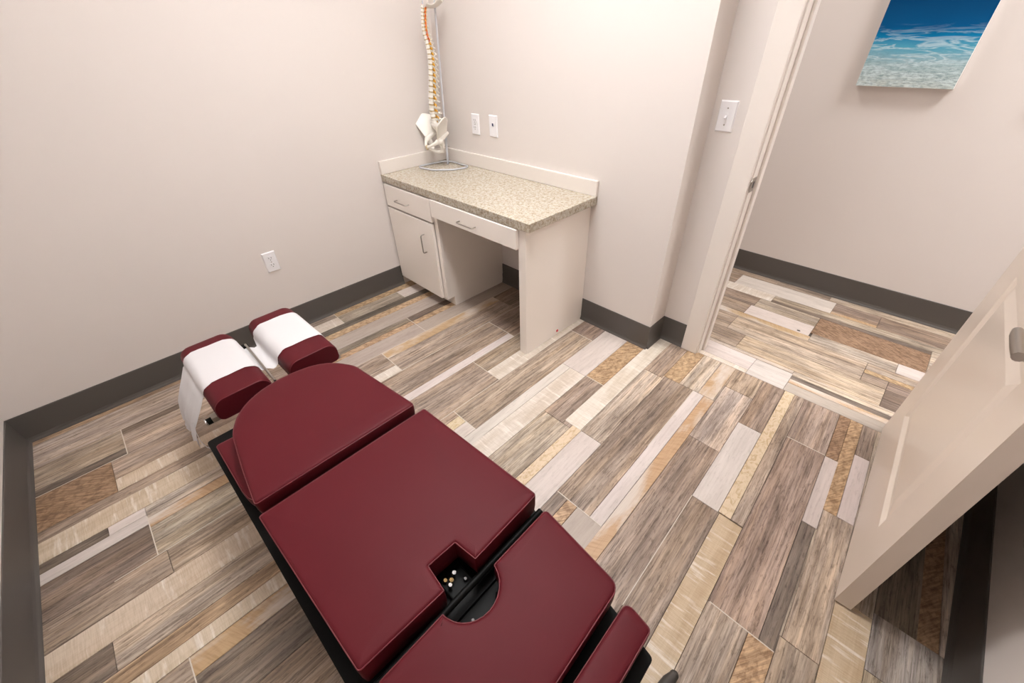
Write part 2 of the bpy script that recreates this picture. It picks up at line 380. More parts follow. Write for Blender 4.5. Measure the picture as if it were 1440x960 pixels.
RIGHT = '''0 .085 -1.3 -1.057 brown;.085 .18 -1.3 -1.057 creamw;0 .076 -1.057 0 tan;.076 .18 -1.057 -.615 gbr;.076 .18 -.615 0 white;.18 .238 -1.3 0 dark;.238 .293 -1.3 0 tan;.293 .412 -1.3 0 grey;
.412 .465 -1.3 -.753 darkb;.465 .509 -1.3 -.753 tan;.509 .622 -1.3 -.753 grey;.412 .47 -.753 0 dark;.47 .516 -.753 0 tan;.516 .622 -.753 0 grey;
.622 .765 -1.3 -1.057 brown;.765 .83 -1.3 -1.057 creamw;.622 .69 -1.057 -.2 tanl;.69 .83 -1.057 -.2 brown;.622 .83 -.2 0 brown2;
.83 1.002 -1.3 -.425 brown;1.002 1.052 -1.3 -.425 white;.83 1.052 -.425 0 brown2;1.052 1.26 -1.3 -.747 brown2;1.052 1.166 -.747 0 brown;1.166 1.26 -.747 0 creamw;
1.26 1.3 -1.5 -1.052 brown;1.3 1.35 -1.5 -1.052 yellow;1.35 1.417 -1.5 -1.052 white;1.26 1.417 -1.052 -.147 brown;1.26 1.417 -.147 0 brown2;
1.417 1.47 -1.5 -.42 white;1.47 1.57 -1.5 -.42 creamw;1.417 1.57 -.42 0 white;1.57 1.677 -.415 0 tan;1.57 1.68 -.75 -.415 brown;1.57 1.722 -1.5 -.75 gbr;1.68 1.722 -.75 -.727 gbr;1.722 1.77 -1.5 -.727 yellow;
1.677 1.767 -.727 .165 creamw;1.77 1.878 -1.5 -.727 white;1.767 1.878 -.727 -.16 gbr;1.767 1.868 -.16 .165 brown;1.868 1.955 -.14 .165 tan;1.868 1.878 -.16 -.14 brown;
1.878 1.93 -1.5 -1.035 brown2;1.93 1.975 -1.5 -1.035 tan;1.975 2.085 -1.5 -1.035 grey;1.878 2.03 -1.035 -.14 brown2;2.03 2.083 -1.035 -.14 white;2.083 2.135 -1.5 -.14 tanl;1.955 2.052 -.14 .165 lgrey;2.052 2.128 -.14 .165 tanl;
2.128 2.268 -.003 .165 brown;2.135 2.268 -.42 -.003 lgrey;2.128 2.135 -.14 -.003 lgrey;2.135 2.268 -1.9 -.42 brown2;2.268 2.367 -.195 .165 brown2;2.268 2.367 -.69 -.195 white;2.268 2.372 -1.9 -.69 brown2;
2.367 2.412 -.686 .165 yellow;2.412 2.455 -.686 .165 gbr;2.372 2.455 -1.9 -.69 creamd;2.455 2.602 -.136 .165 brown;2.455 2.602 -1.002 -.136 brown2;2.602 2.645 -1.002 -.513 dark;
2.602 2.65 -.513 -.137 white;2.602 2.645 -.137 .165 texd;2.645 2.692 -.41 .165 tan;2.692 2.745 -.045 .165 brown2;2.692 2.745 -.41 -.045 white;2.65 2.745 -.947 -.41 gbr;2.645 2.65 -.947 -.513 gbr;
2.455 2.575 -1.9 -1.002 gbr;2.575 2.645 -1.9 -1.002 tan;2.645 2.745 -1.9 -.947 brown;2.745 2.838 -1.9 -.71 creamd;2.838 2.998 -.868 -.685 stone;2.838 2.998 -1.9 -.868 gbr;2.998 3.04 -1.9 -.685 darkb;
2.745 2.838 -.71 .165 gbr;2.838 2.94 -.685 .165 darkb;2.94 2.988 -.685 .165 texd;2.988 3.04 -.685 .165 lgrey'''
HALL = '''1.5 1.957 1.238 1.318 brown;1.957 2.272 1.238 1.318 brown;2.272 3.3 1.238 1.318 gbr;1.5 1.735 1.083 1.238 brown;1.735 2.316 1.083 1.238 white;2.316 2.55 1.112 1.238 brown2;2.316 2.55 1.083 1.112 tanl;2.55 3.3 1.083 1.238 brown2;
1.5 2.005 .985 1.083 creamw;2.005 2.9 1.02 1.083 gbr;2.005 2.81 .982 1.02 dark;2.9 3.3 1.02 1.083 brown;2.81 3.3 .78 1.02 lgrey;1.5 1.945 .86 .985 brown;1.945 2.29 .86 .982 gbr;1.5 1.93 .735 .86 brown;1.93 2.29 .735 .86 white;2.29 2.81 .778 .982 tex;
1.5 2.302 .68 .735 tanl;2.302 2.7 .68 .778 lgrey;2.7 3.3 .68 .778 white;1.5 1.92 .5 .68 brown;1.92 2.585 .5 .68 hallw;1.5 2.03 .35 .5 brown;2.03 2.69 .35 .5 hallw;2.585 3.3 .615 .68 gbr;2.585 3.3 .58 .615 tan;2.585 2.69 .5 .58 brown2;2.69 3.3 .5 .58 brown2;2.69 3.3 .35 .5 darkb;
1.5 2.33 .322 .35 lgrey;2.33 3.3 .308 .35 lgrey;1.5 2.155 .2 .322 white;2.155 2.333 .165 .322 white;2.333 3.3 .275 .308 dark;2.333 3.3 .238 .275 tanl;2.333 3.3 .165 .238 grey;1.5 2.155 .165 .2 creamw'''
def parse(s):
    for q in s.replace('\n', '').split(';'):
        a = q.split()
        if a: yield (*map(float, a[:4]), a[4])
for x0, x1, y0, y1, k in parse(LEFT): plank([(x0, y0), (x1, y0), (x1, y1), (x0, y1)], k)
for x0, x1, y0, y1, k in parse(RIGHT):
    plank([(skew(x0, y0) if x0 else 0, y0), (skew(x1, y0), y0), (skew(x1, y1), y1), (skew(x0, y1) if x0 else 0, y1)], k, True, math.atan(.03 * ((x0 + x1) / 2 - 1)))
for x0, x1, y0, y1, k in parse(HALL):
    plank([(x0, y0), (x1, y0), (x1, y1), (x0, y1)], k, False)
for (x0, x1) in ((-0.6, 0.5), (0.5, 1.5), (3.3, 4.2), (4.2, 5.0)):   # hall planks out of view
    for i in range(6):
        y0 = YR + WT + i * 0.174; plank([(x0, y0), (x1, y0), (x1, y0 + 0.174), (x0, y0 + 0.174)], random.choice(['brown', 'lgrey', 'hallw', 'white', 'brown2']), False)
# light grout in the joints between tiles
g = bmesh.new()
def gx(y, x0, x1, sk=True, w=0.0016):
    f = skew if sk else (lambda a, _: a)
    box(g, f(x0, y), f(x1, y), y - w, y + w, -0.006, -0.0004 + 0.0008)
def gy(x, y0, y1, sk=True, w=0.0012):
    f = skew if sk else (lambda a, _: a)
    vs = [(f(x, y0) - w, y0), (f(x, y0) + w, y0), (f(x, y1) + w, y1), (f(x, y1) - w, y1)]
    prism(g, vs, -0.006, 0.0004)
for y, a, c in ((-2.209, .22, .416), (-2.206, .84, 1.045), (-2.204, 1.472, 1.57)): gx(y, a, c, False)
for y, a, c in ((-1.057, 0, .18), (-.615, .08, .18), (-.753, .415, .62), (-1.057, .622, .83), (-.425, .83, 1.05), (-.747, 1.052, 1.26), (-.147, 1.26, 1.417), (-1.052, 1.26, 1.417), (-.415, 1.57, 1.677), (-.727, 1.68, 1.77), (-1.035, 1.878, 2.083), (-.136, 2.455, 2.602), (-1.002, 2.46, 2.645)): gx(y, a, c)
gy(1.047, -2.33, -1.6, False); gy(.416, -2.52, -2.21, False)
for x, a, c in ((.622, -1.25, -.05), (.83, -1.25, -.1), (1.26, -1.3, -.02), (1.05, -.747, -.05), (2.268, -1.2, -.69), (2.03, -.6, -.14), (1.47, -1.3, -1.05)): gy(x, a, c)
go = obj('grout', g, M_GROUT, fl); go['kind'] = 'stuff'

k_ = bmesh.new(); d_ = ray(1123, 464.5); q_ = CAM + d_ * (-CAM.z / d_.z); ball(k_, (q_.x, q_.y, 0), .011, 1, .8, .06, 1); obj('knot', k_, M_SLOT, fl)['label'] = 'small dark knot in a pale hall plank'

# ------------------------------------------------------------------ desk: cabinet, knee drawer, side panel, countertop
H = 0.762; FY = -0.497
def pull(parent, axis, c, L=0.1):
    b = bmesh.new(); d = 0.026; pts = []
    off = lambda s, o: (c[0] + s, c[1] - o, c[2]) if axis == 'x' else (c[0], c[1] - o, c[2] + s)
    pts = [off(-L / 2, 0), off(-L / 2, d * .7), off(-L / 2 + 0.004, d * .93), off(-L / 2 + 0.011, d), off(L / 2 - 0.011, d), off(L / 2 - 0.004, d * .93), off(L / 2, d * .7), off(L / 2, 0)]
    tube(b, pts, 0.0036, 10); o = auto(obj('handle', b, M_NICKEL, parent), 60); o['label'] = 'brushed nickel bar pull'; return o
cab = thing('base_cabinet', 'white one-drawer base cabinet in the corner under the speckled countertop', 'cabinet', (0, 0, 0))
b = bmesh.new(); box(b, 0.001, 0.522, FY + 0.02, 0, 0.07, H - 0.042); obj('body', b, M_CAB, cab)
b = bmesh.new(); box(b, 0.003, 0.018, FY + 0.001, FY + 0.022, 0.068, H - 0.042); obj('frame_stile', b, M_CAB, cab)
b = bmesh.new(); box(b, 0.492, 0.522, FY + 0.001, FY + 0.022, 0.068, H - 0.042); obj('frame_stile', b, M_CAB, cab)
obj('toe_kick', bx(0.001, 0.522, FY + 0.058, -0.01, 0, 0.072), M_CAB, cab)
dr = obj('drawer', bx(0.014, 0.492, FY - 0.018, FY + 0.002, 0.578, H - 0.05, 0.002), M_CAB, cab); pull(dr, 'x', (0.212, FY - 0.018, 0.634), 0.128)
dd = obj('door', bx(0.014, 0.487, FY - 0.018, FY + 0.002, 0.072, 0.566, 0.002), M_CAB, cab); pull(dd, 'z', (0.392, FY - 0.018, 0.425), 0.115)
kd = thing('knee_drawer', 'wide white drawer over the open knee space of the desk', 'drawer', (0.85, 0, 0.6))
def P(o): o.matrix_parent_inverse = o.parent.matrix_world.inverted(); return o
bpy.context.view_layer.update()
df = P(obj('drawer_front', bx(0.506, 1.178, FY - 0.022, FY - 0.003, 0.618, H - 0.046, 0.002), M_CAB, kd)); pull(df, 'x', (0.826, FY - 0.022, 0.656), 0.128)
P(obj('drawer_box', bx(0.525, 1.172, FY - 0.003, -0.03, 0.635, H - 0.044), M_CAB, kd))
pn = tag(obj('side_panel', bx(1.174, 1.222, FY - 0.002, 0, 0, H - 0.04, 0.002), M_CAB), 'white full-height end panel carrying the right end of the countertop', 'panel')
ct = thing('countertop', 'cream and brown speckled granite look countertop with white backsplashes', 'countertop', (0, 0, H))
bpy.context.view_layer.update()
P(obj('top_slab', bx(0.001, 1.257, FY - 0.016, -0.001, H - 0.042, H, 0.003, seg=3), M_GRAN, ct))
SB = 0.076
s1 = P(obj('backsplash', bx(0.0005, 1.257, -0.018, 0, H, H + SB, 0.0025), M_TRIM, ct)); s1['label'] = 'white backsplash strip along the back wall'
s2 = P(obj('backsplash', bx(0, 0.018, FY - 0.016, -0.018, H, H + SB, 0.0025), M_TRIM, ct)); s2['label'] = 'white backsplash strip along the left wall'
rs = bmesh.new(); tube(rs, [(1.222, -0.235, 0.026), (1.2245, -0.235, 0.026)], 0.0085, 10)
tag(obj('sticker', rs, M_RED), 'tiny red sticker at the foot of the white desk end panel', 'sticker')

# ------------------------------------------------------------------ outlets, jack, switch
def face_plate(b, w=0.07, h=0.114, d=0.006):
    # local: x right, y out of wall (negative), z up, origin at plate centre
    a = [b.verts.new((x, 0, z)) for x, z in ((-w/2, -h/2), (w/2, -h/2), (w/2, h/2), (-w/2, h/2))]
    i = 0.0045; c = [b.verts.new((x, -d, z)) for x, z in ((-w/2+i, -h/2+i), (w/2-i, -h/2+i), (w/2-i, h/2-i), (-w/2+i, h/2-i))]
    for k in range(4): b.faces.new((a[k], a[(k+1) % 4], c[(k+1) % 4], c[k]))
    b.faces.new(c); b.faces.new(a[::-1]); return b
def outlet(label, loc, rz, proto=[]):
    if proto:
        src = proto[0]; r = src.copy(); COL.objects.link(r); r.location = loc; r.rotation_euler = (0, 0, rz); r['label'] = label
        for ch in list(src.children):
            c = ch.copy(); COL.objects.link(c); c.parent = r
            for gch in list(ch.children):
                d = gch.copy(); COL.objects.link(d); d.parent = c
        return r
    r = thing('wall_outlet', label, 'outlet', loc, rz, 'duplex wall outlets')
    obj('plate', face_plate(bmesh.new()), M_WHITE, r)
    for s in (1, -1):
        b = bmesh.new(); pts = []
        for k in range(24):
            a = 2 * PI * k / 24; pts.append((0.0172 * math.cos(a), max(-0.0135, min(0.0135, 0.0172 * math.sin(a)))))
        vs0 = [b.verts.new((x, -0.0055, z + s * 0.0195)) for x, z in pts]; vs1 = [b.verts.new((x, -0.0085, z + s * 0.0195)) for x, z in pts]
        b.faces.new(vs1)
        for k in range(24): b.faces.new((vs0[k], vs0[(k+1) % 24], vs1[(k+1) % 24], vs1[k]))
        rc = obj('receptacle', b, M_WHITE, r)
        for x in (-0.0064, 0.0064):
            obj('slot', bx(x - 0.0012, x + 0.0012, -0.0088, -0.008, s * 0.0195 + 0.0005, s * 0.0195 + 0.0085), M_SLOT, rc)
        b = bmesh.new(); cyl(b, (0, -0.008, s * 0.0195 - 0.0065), (0, -0.0088, s * 0.0195 - 0.0065), 0.0024, 10); obj('slot', b, M_SLOT, rc)
    b = bmesh.new(); cyl(b, (0, -0.005, 0), (0, -0.0072, 0), 0.003, 12); obj('screw', b, M_NICKEL, r)
    proto.append(r); return r
outlet('white duplex outlet low on the left wall, away from the desk', (0, -1.281, 0.453), PI / 2)
outlet('white duplex outlet above the desk backsplash, left of the data jack plate', (0.3375, 0, 1.004), 0)
jk = thing('data_jack_plate', 'white wall plate with one dark blue data jack above the desk', 'jack plate', (0.496, 0, 1.008))
obj('plate', face_plate(bmesh.new()), M_WHITE, jk)
b = bmesh.new(); box(b, -0.0085, 0.0085, -0.0075, -0.005, -0.002, 0.02); rim = obj('jack', b, M_WHITE, jk)
obj('socket', bx(-0.0058, 0.0058, -0.0085, -0.007, 0.001, 0.016), mat('jack_blue', lin(22, 30, 78), 0.4), rim)['label'] = 'dark blue socket'
for z in (0.042, -0.042):
    b = bmesh.new(); cyl(b, (0, -0.005, z), (0, -0.0072, z), 0.0028, 10); obj('screw', b, M_WHITE, jk)
sw = thing('light_switch', 'white toggle light switch on the wall beside the door frame', 'light switch', (1.735, YR, 1.143))
obj('plate', face_plate(bmesh.new()), M_WHITE, sw)
b = bmesh.new(); box(b, -0.0055, 0.0055, -0.0072, -0.005, -0.0125, 0.0125); fr = obj('toggle_frame', b, M_WHITE, sw)
b = bmesh.new(); box(b, -0.004, 0.004, -0.016, 0.0, -0.004, 0.004, 0.001); bmesh.ops.rotate(b, verts=b.verts[:], cent=(0, 0, 0), matrix=Matrix.Rotation(0.5, 3, 'X')); bmesh.ops.translate(b, verts=b.verts[:], vec=(0, -0.004, 0.001)); obj('toggle', b, M_WHITE, fr)
for z in (0.03, -0.03):
    b = bmesh.new(); cyl(b, (0, -0.005, z), (0, -0.0072, z), 0.003, 10); obj('screw', b, M_NICKEL, sw)

# ------------------------------------------------------------------ pictures in the hall
def sea():
    m = mat('sea_print', (0, 0.2, 0.5, 1), 0.5, 0, 0.1); t = NT(m); v = t.obj()
    sx = t.n('ShaderNodeSeparateXYZ'); t.l(v, sx.inputs[0])
    w = t.noise(t.mapping(v, (3, 1, 9)), 1, 3, 0.5)
    ma = t.n('ShaderNodeMath', operation='MULTIPLY_ADD'); t.l(w, ma.inputs[0]); ma.inputs[1].default_value = 0.06; t.l(sx.outputs['Z'], ma.inputs[2])
    c = t.ramp([(0.03, lin(196, 204, 200)), (0.13, lin(165, 192, 198)), (0.19, lin(84, 162, 190)), (0.235, lin(10, 122, 172)), (0.275, lin(0, 84, 136)), (0.4, lin(0, 60, 106)), (0.7, lin(0, 42, 84))], ma.outputs[0])
    n = t.noise(t.mapping(v, (5, 1, 36)), 1, 4, 0.55, 0.9)
    st = t.ramp([(0.44, (0, 0, 0)), (0.5, (1, 1, 1)), (0.56, (0, 0, 0))], n)
    lo = t.ramp([(0.2, (0.55, 0.55, 0.55)), (0.29, (0, 0, 0))], ma.outputs[0])
    f = t.mix('MULTIPLY', 1.0, st, lo)
    c = t.mix('MIX', f, c, lin(222, 236, 238))
    sand = t.noise(t.mapping(v, (40, 1, 130)), 1, 4, 0.7)
    lo2 = t.ramp([(0.09, (0.7, 0.7, 0.7)), (0.2, (0, 0, 0))], ma.outputs[0])
    c = t.mix('MULTIPLY', lo2, c, t.ramp([(0.38, (0.38, 0.46, 0.5)), (0.56, (1.05, 1.05, 1.05))], sand))
    t.base(c); return m
M_SEA = sea(); M_CANV = mat('canvas_edge', lin(235, 234, 230), 0.7)
def canvas(x0, w, label):
    r = thing('canvas_print', label, 'picture', (x0, YH, 1.168), 0, 'sea prints on the hall wall')
    obj('canvas', bx(0, w, -0.036, -0.001, 0, 0.58, 0.002), M_CANV, r)
    obj('print', bx(0.001, w - 0.001, -0.0375, -0.0355, 0.001, 0.579), M_SEA, r)
    return r
canvas(1.937, 0.388, 'blue underwater sea print on canvas on the hall wall beyond the door')
canvas(2.64, 0.375, 'sea print canvas at the right edge, farther along the hall wall')

# ------------------------------------------------------------------ ceiling lights (out of frame; pendant and left hall panel added as fill)
for nm, (x, y), sz, lab in (('hall', HALL_L[0], 0.54, 'square ceiling light panel in the hall, right of the door'), ('hall', HALL_L[1], 0.54, 'square light panel added as fill on the hall ceiling, left of the door')):
    r = thing('ceiling_light', lab, 'ceiling light', (x, y, CEIL))
    h = sz / 2; b = bmesh.new(); e = 0.02
    box(b, -h, h, -h, -h + e, -0.02, 0); box(b, -h, h, h - e, h, -0.02, 0); box(b, -h, -h + e, -h + e, h - e, -0.02, 0); box(b, h - e, h, -h + e, h - e, -0.02, 0)
    obj('frame', b, M_WHITE, r); obj('diffuser', bx(-h + e, h - e, -h + e, h - e, -0.012, -0.004), M_LAMP, r)
r = thing('added_pendant', 'long white pendant added out of view to hold the room lamp and ceiling fill', 'pendant light', (ROOM_L[0][0], ROOM_L[0][1], PEND))  # unseen fixture, added to carry the upward fill
b = bmesh.new(); box(b, -.62, .62, -.15, -.13, 0, .04); box(b, -.62, .62, .13, .15, 0, .04); box(b, -.62, -.6, -.13, .13, 0, .04); box(b, .6, .62, -.13, .13, 0, .04); obj('frame', b, M_WHITE, r)
obj('diffuser', bx(-.6, .6, -.13, .13, 0.004, .01), M_LAMP, r); obj('diffuser', bx(-.6, .6, -.13, .13, 0.03, .036), M_LAMP, r)
for x in (-.5, .5):
    b = bmesh.new(); cyl(b, (x, .14, .03), (x, .14, CEIL - PEND), .006, 10); obj('stem', b, M_WHITE, r)

# ------------------------------------------------------------------ treatment table
TH = math.radians(1.6)
tb = thing('treatment_table', 'low maroon padded chiropractic table with a black steel frame', 'treatment table', (1.6, -1.6, 0), TH)
bpy.context.view_layer.update()
def tl(u, v, z):
    d = ray(u, v); k = (z - CAM.z) / d.z; q = CAM + d * k - Vector((1.6, -1.6, 0)); c, s = math.cos(TH), math.sin(TH)
    return (q.x * c + q.y * s, -q.x * s + q.y * c)
def round_poly(pts, rad, seg=5):
    out = []; n = len(pts)
    for i in range(n):
        p0, p, p1 = Vector(pts[i - 1][:2]), Vector(pts[i][:2]), Vector(pts[(i + 1) % n][:2]); r = rad[i] if isinstance(rad, (list, tuple)) else rad
        if r <= 0: out.append(tuple(p)); continue
        a = (p0 - p); c = (p1 - p); la, lc = a.length, c.length; a.normalize(); c.normalize()
        ang = math.acos(max(-1, min(1, a.dot(c)))); d = min(r / math.tan(ang / 2), la * .49, lc * .49)
        A, B = p + a * d, p + c * d
        for k in range(seg + 1):
            t = k / seg; out.append(tuple(A * (1 - t) ** 2 + p * 2 * t * (1 - t) + B * t ** 2))
    return out
def dens(pts, mx=0.04):
    out = []; n = len(pts)
    for i in range(n):
        a, c = Vector(pts[i]), Vector(pts[(i + 1) % n]); k = max(1, int((c - a).length / mx))
        out += [tuple(a.lerp(c, j / k)) for j in range(k)]
    return out
def area2(p): return sum(p[i - 1][0] * p[i][1] - p[i][0] * p[i - 1][1] for i in range(len(p)))
def ring(poly, rad, ins):
    n = len(poly); off = []; rr = []
    for i in range(n):
        p0, p, p1 = Vector(poly[i - 1]), Vector(poly[i]), Vector(poly[(i + 1) % n])
        a = (p - p0).normalized(); c = (p1 - p).normalized()
        na = Vector((-a.y, a.x)); nc = Vector((-c.y, c.x)); m = (na + nc).normalized()
        off.append(tuple(p + m * (ins / max(.2, m.dot(na)))))
        rr.append(max(.0012, rad[i] - ins) if a.cross(c) > 0 else rad[i] + ins)
    out = []
    for i in range(n):
        p0, p, p1 = Vector(off[i - 1]), Vector(off[i]), Vector(off[(i + 1) % n])
        if rad[i] <= 0: out.append(tuple(p)); continue
        a = p0 - p; c = p1 - p; la, lc = a.length, c.length; a.normalize(); c.normalize()
        an = math.acos(max(-.9999, min(.9999, a.dot(c)))); d = min(rr[i] / math.tan(an / 2), la * .48, lc * .48)
        A, B = p + a * d, p + c * d
        for k in range(6):
            t = k / 5; out.append(tuple(A * (1 - t) ** 2 + p * 2 * t * (1 - t) + B * t ** 2))
    return out
def cushion(name, poly, rad, z0, z1, parent, r=0.012, label=None, pip=True, tuck=0.006):
    if not isinstance(rad, (list, tuple)): rad = [rad] * len(poly)
    if area2(poly) < 0: poly = poly[::-1]; rad = rad[::-1]
    b = bmesh.new(); rings = []
    prof = [(tuck + 0.004, z0), (tuck * .4, z0 + 0.008), (0, z0 + (z1 - z0) * .45), (0, z1 - r)]
    for k in range(1, 6):
        a = k / 5 * PI / 2; prof.append((r * (1 - math.cos(a)), z1 - r + r * math.sin(a)))
    prof += [(r + 0.012, z1 + 0.0012)]
    for ins, z in prof: rings.append([b.verts.new((*q, z)) for q in ring(poly, rad, ins)])
    n = len(rings[0])
    for A, B in zip(rings, rings[1:]):
        for k in range(n): b.faces.new((A[k], A[(k + 1) % n], B[(k + 1) % n], B[k]))
    b.faces.new(rings[0][::-1]); top = b.faces.new(rings[-1]); top.normal_update()
    bmesh.ops.triangulate(b, faces=[top])
    o = auto(obj(name, b, M_VINYL, parent), 40)
    if label: o['label'] = label
    if pip:
        b = bmesh.new(); tube(b, [(*q, z1 - r * 0.42) for q in dens(ring(poly, rad, r * 0.15), .05)], 0.0014, 6, closed=True); auto(obj('piping', b, M_PIPE, o), 80)
    return o
# frame and pedestal
fr = obj('frame', prism(bmesh.new(), round_poly([(-.555, -.29), (.42, -.29), (.846, -.2), (.846, .19), (.42, .28), (-.3, .262), (-.5, .19), (-.555, .1)], 0.012, 3), .315, .35), M_BLACK, tb)
obj('pedestal', bx(-.32, .5, -.17, .16, .02, .315, 0.01), M_BLACK, tb)
obj('base', bx(-.42, .6, -.22, .21, 0, .03, 0.008), M_BLACK, tb)
# arm rest layer under the chest pad
cushion('arm_rest', [(-.452, -.272), (-.11, -.274), (-.11, .25), (-.42, .17)], [.012, .1, .1, .012], .352, .405, tb, 0.01)
# chest pad
zt = .468
L_ = [(365, 716), (357, 706)]
ch = [(-.076, -.262), (-.064, .243), (-.4, .212), (-.476, .168), (-.52, .11), (-.535, .04), (-.538, -.02), (-.525, -.085), (-.497, -.14), (-.455, -.183), (-.388, -.219), (-.226, -.244)]
cushion('chest_pad', ch, [.012, .012, .12] + [.2] * 9, .405, zt, tb, 0.013)
# hip pad with a square notch
zm = .46
hp = [(-.043, -.267), (.442, -.257), (.451, -.049), (.382, -.041), (.386, .035), (.451, .042), (.447, .267), (-.033, .256)]
cushion('hip_pad', hp, [.01, .01, .004, .003, .003, .004, .01, .01], .372, zm, tb, 0.010)
# thigh pad with a half round notch
th = [(.481, -.243), (.481, -.080)]
cc, rr = Vector((.478, -.008)), 0.072
for k in range(1, 14):
    a = -PI / 2 + PI * k / 14; th.append((cc.x + .071 * math.cos(a), cc.y + rr * math.sin(a)))
th += [(.489, .064), (.49, .253), (.728, .222), (.736, -.232)]
th = [th[0]] + [th[1]] + th[2:]
cushion('thigh_pad', th, [.012, .003] + [0] * 13 + [.003, .012, .03, .03], .37, .456, tb, 0.010)
cushion('foot_pad', [(.752, -.222), (.752, .212), (.82, .199), (.82, -.21)], [.012, .02, .012, .012], .352, .446, tb, 0.012)
# mechanism seen in the gap
b = bmesh.new(); tube(b, [(.466, -.262, .405), (.466, .262, .405)], 0.0085, 12); auto(obj('cross_bar', b, M_BLACK, tb))
obj('hinge_plate', bx(.448, .484, -.25, .25, .35, .362), M_BLACK, tb)
obj('drop_bracket', bx(.40, .455, -.035, .03, .35, .372, .003), M_BLACK, tb)
M_BRASS = mat('aged_brass', lin(120, 98, 66), 0.4, 1); M_STEEL = mat('dull_steel', lin(150, 150, 150), 0.35, 1)
for i, (a, bb, z, r, mm) in enumerate(((.408, .002, .388, .0065, M_CHROME), (.422, -.022, .386, .006, M_CHROME), (.414, -.012, .382, .007, M_BRASS), (.402, -.022, .378, .006, M_BRASS), (.434, .014, .377, .0045, M_STEEL), (.508, -.03, .36, .0045, M_STEEL), (.516, -.034, .36, .003, M_CHROME), (.535, .004, .36, .003, M_CHROME), (.53, -.04, .36, .0035, M_CHROME))):
    b = bmesh.new(); tube(b, [(a, bb, .35), (a, bb, z)], r * .7, 6); tube(b, [(a, bb, z - .002), (a + .002, bb + .001, z + .005)], [r, r * .8], 6); obj('bolt', b, mm, tb)
b = bmesh.new(); tube(b, [(.51, -.05, .365), (.53, -.02, .37), (.535, .02, .37), (.51, .05, .365)], 0.004, 8); auto(obj('spring', b, M_BLACK, tb))
b = bmesh.new(); tube(b, [(.455, -.09 + .012 * k, .372 + .006 * math.sin(k)) for k in range(6)], 0.0022, 6); auto(obj('cable', b, M_NICKEL, tb))
# head piece: two face pads, arms, paper rod
def face_pad(b0, b1, a0, a1, z0, z1, label):
    bm = bmesh.new(); w = b1 - b0; h = z1 - z0; prof = []
    rt = 0.042; rb = 0.022
    for cx, cz, r, s in ((b1 - rb, z0 + rb, rb, -90), (b1 - rt, z1 - rt, rt, 0), (b0 + rt, z1 - rt, rt, 90), (b0 + rb, z0 + rb, rb, 180)):
        for k in range(7):
            a = math.radians(s + 90 * k / 6); prof.append((cx + r * math.cos(a), cz + r * math.sin(a)))
    n = len(prof); cb, cz = (b0 + b1) / 2, (z0 + z1) / 2
    secs = [(a0, .80), (a0 + .004, .90), (a0 + .012, .965), (a0 + .024, 1)] + [(a0 + .024 + (a1 - a0 - .04) * k / 8, 1) for k in range(1, 9)] + [(a1 - .006, .985), (a1 - .002, .955), (a1, .93)]
    rings = []
    for a, s in secs:
        rings.append([bm.verts.new((a, cb + (y - cb) * (1 - (1 - s) * h / w * 1.2), cz + (z - cz) * s)) for y, z in prof])
    for A, B in zip(rings, rings[1:]):
        for k in range(n): bm.faces.new((A[k], A[(k + 1) % n], B[(k + 1) % n], B[k]))
    bm.faces.new(rings[0]); bm.faces.new(rings[-1])
    o = auto(obj('face_pad', bm, M_VINYL, tb), 45); o['label'] = label
    bm = bmesh.new(); tube(bm, [(a1 - .002, cb + (y - cb) * .965, cz + (z - cz) * .955) for y, z in prof], 0.0016, 6, closed=True); auto(obj('piping', bm, M_PIPE, o), 80)
    return prof
PL = face_pad(-.226, -.026, -1.078, -.622, .347, .436, 'maroon face pad on the left of the table axis')
PR = face_pad(.044, .246, -1.088, -.632, .347, .436, 'maroon face pad on the right of the table axis')
for y in (-.125, .145):
    obj('head_arm', bx(-.98, -.5, y - .03, y + .03, .318, .346, .003), M_BLACK, tb)
b = bmesh.new(); tube(b, [(-.965, -.006, .399), (-.63, -.013, .399)], 0.0045, 10); tube(b, [(-.965, -.006, .399), (-.975, -.006, .394), (-.975, -.006, .38)], 0.0045, 8)
auto(obj('paper_rod', b, M_NICKEL, tb))['label'] = 'thin grey metal rod holding the paper down between the face pads'
b = bmesh.new(); box(b, -.998, -.966, -.024, .004, .33, .388, .004); obj('rod_clamp', b, M_BLACK, tb)
b = bmesh.new(); box(b, -.7, -.67, -.245, .26, .322, .345, .003); obj('head_cross_bar', b, M_NICKEL, tb)
b = bmesh.new(); cyl(b, (-.70, -.238, .318), (-.70, -.262, .318), .013, 16); auto(obj('knob', b, M_BLACK, tb))
b = bmesh.new(); tube(b, [(-.70 + .012 * math.cos(q * PI / 6), -.265, .318 + .012 * math.sin(q * PI / 6)) for q in range(12)], .0036, 6, closed=True); auto(obj('knob_ring', b, M_CHROME, tb), 80)
# foot pedal
b = bmesh.new(); tube(b, [(.905, .312, .028), (.9, .29, .03), (.885, .2, .03), (.84, .1, .03), (.59, .02, .025)], [.012, .016, .016, .014, .012], 12); ball(b, (.905, .314, .028), .0125)
auto(obj('foot_pedal', b, mat('pedal_rubber', lin(58, 54, 50), 0.5), tb), 60)

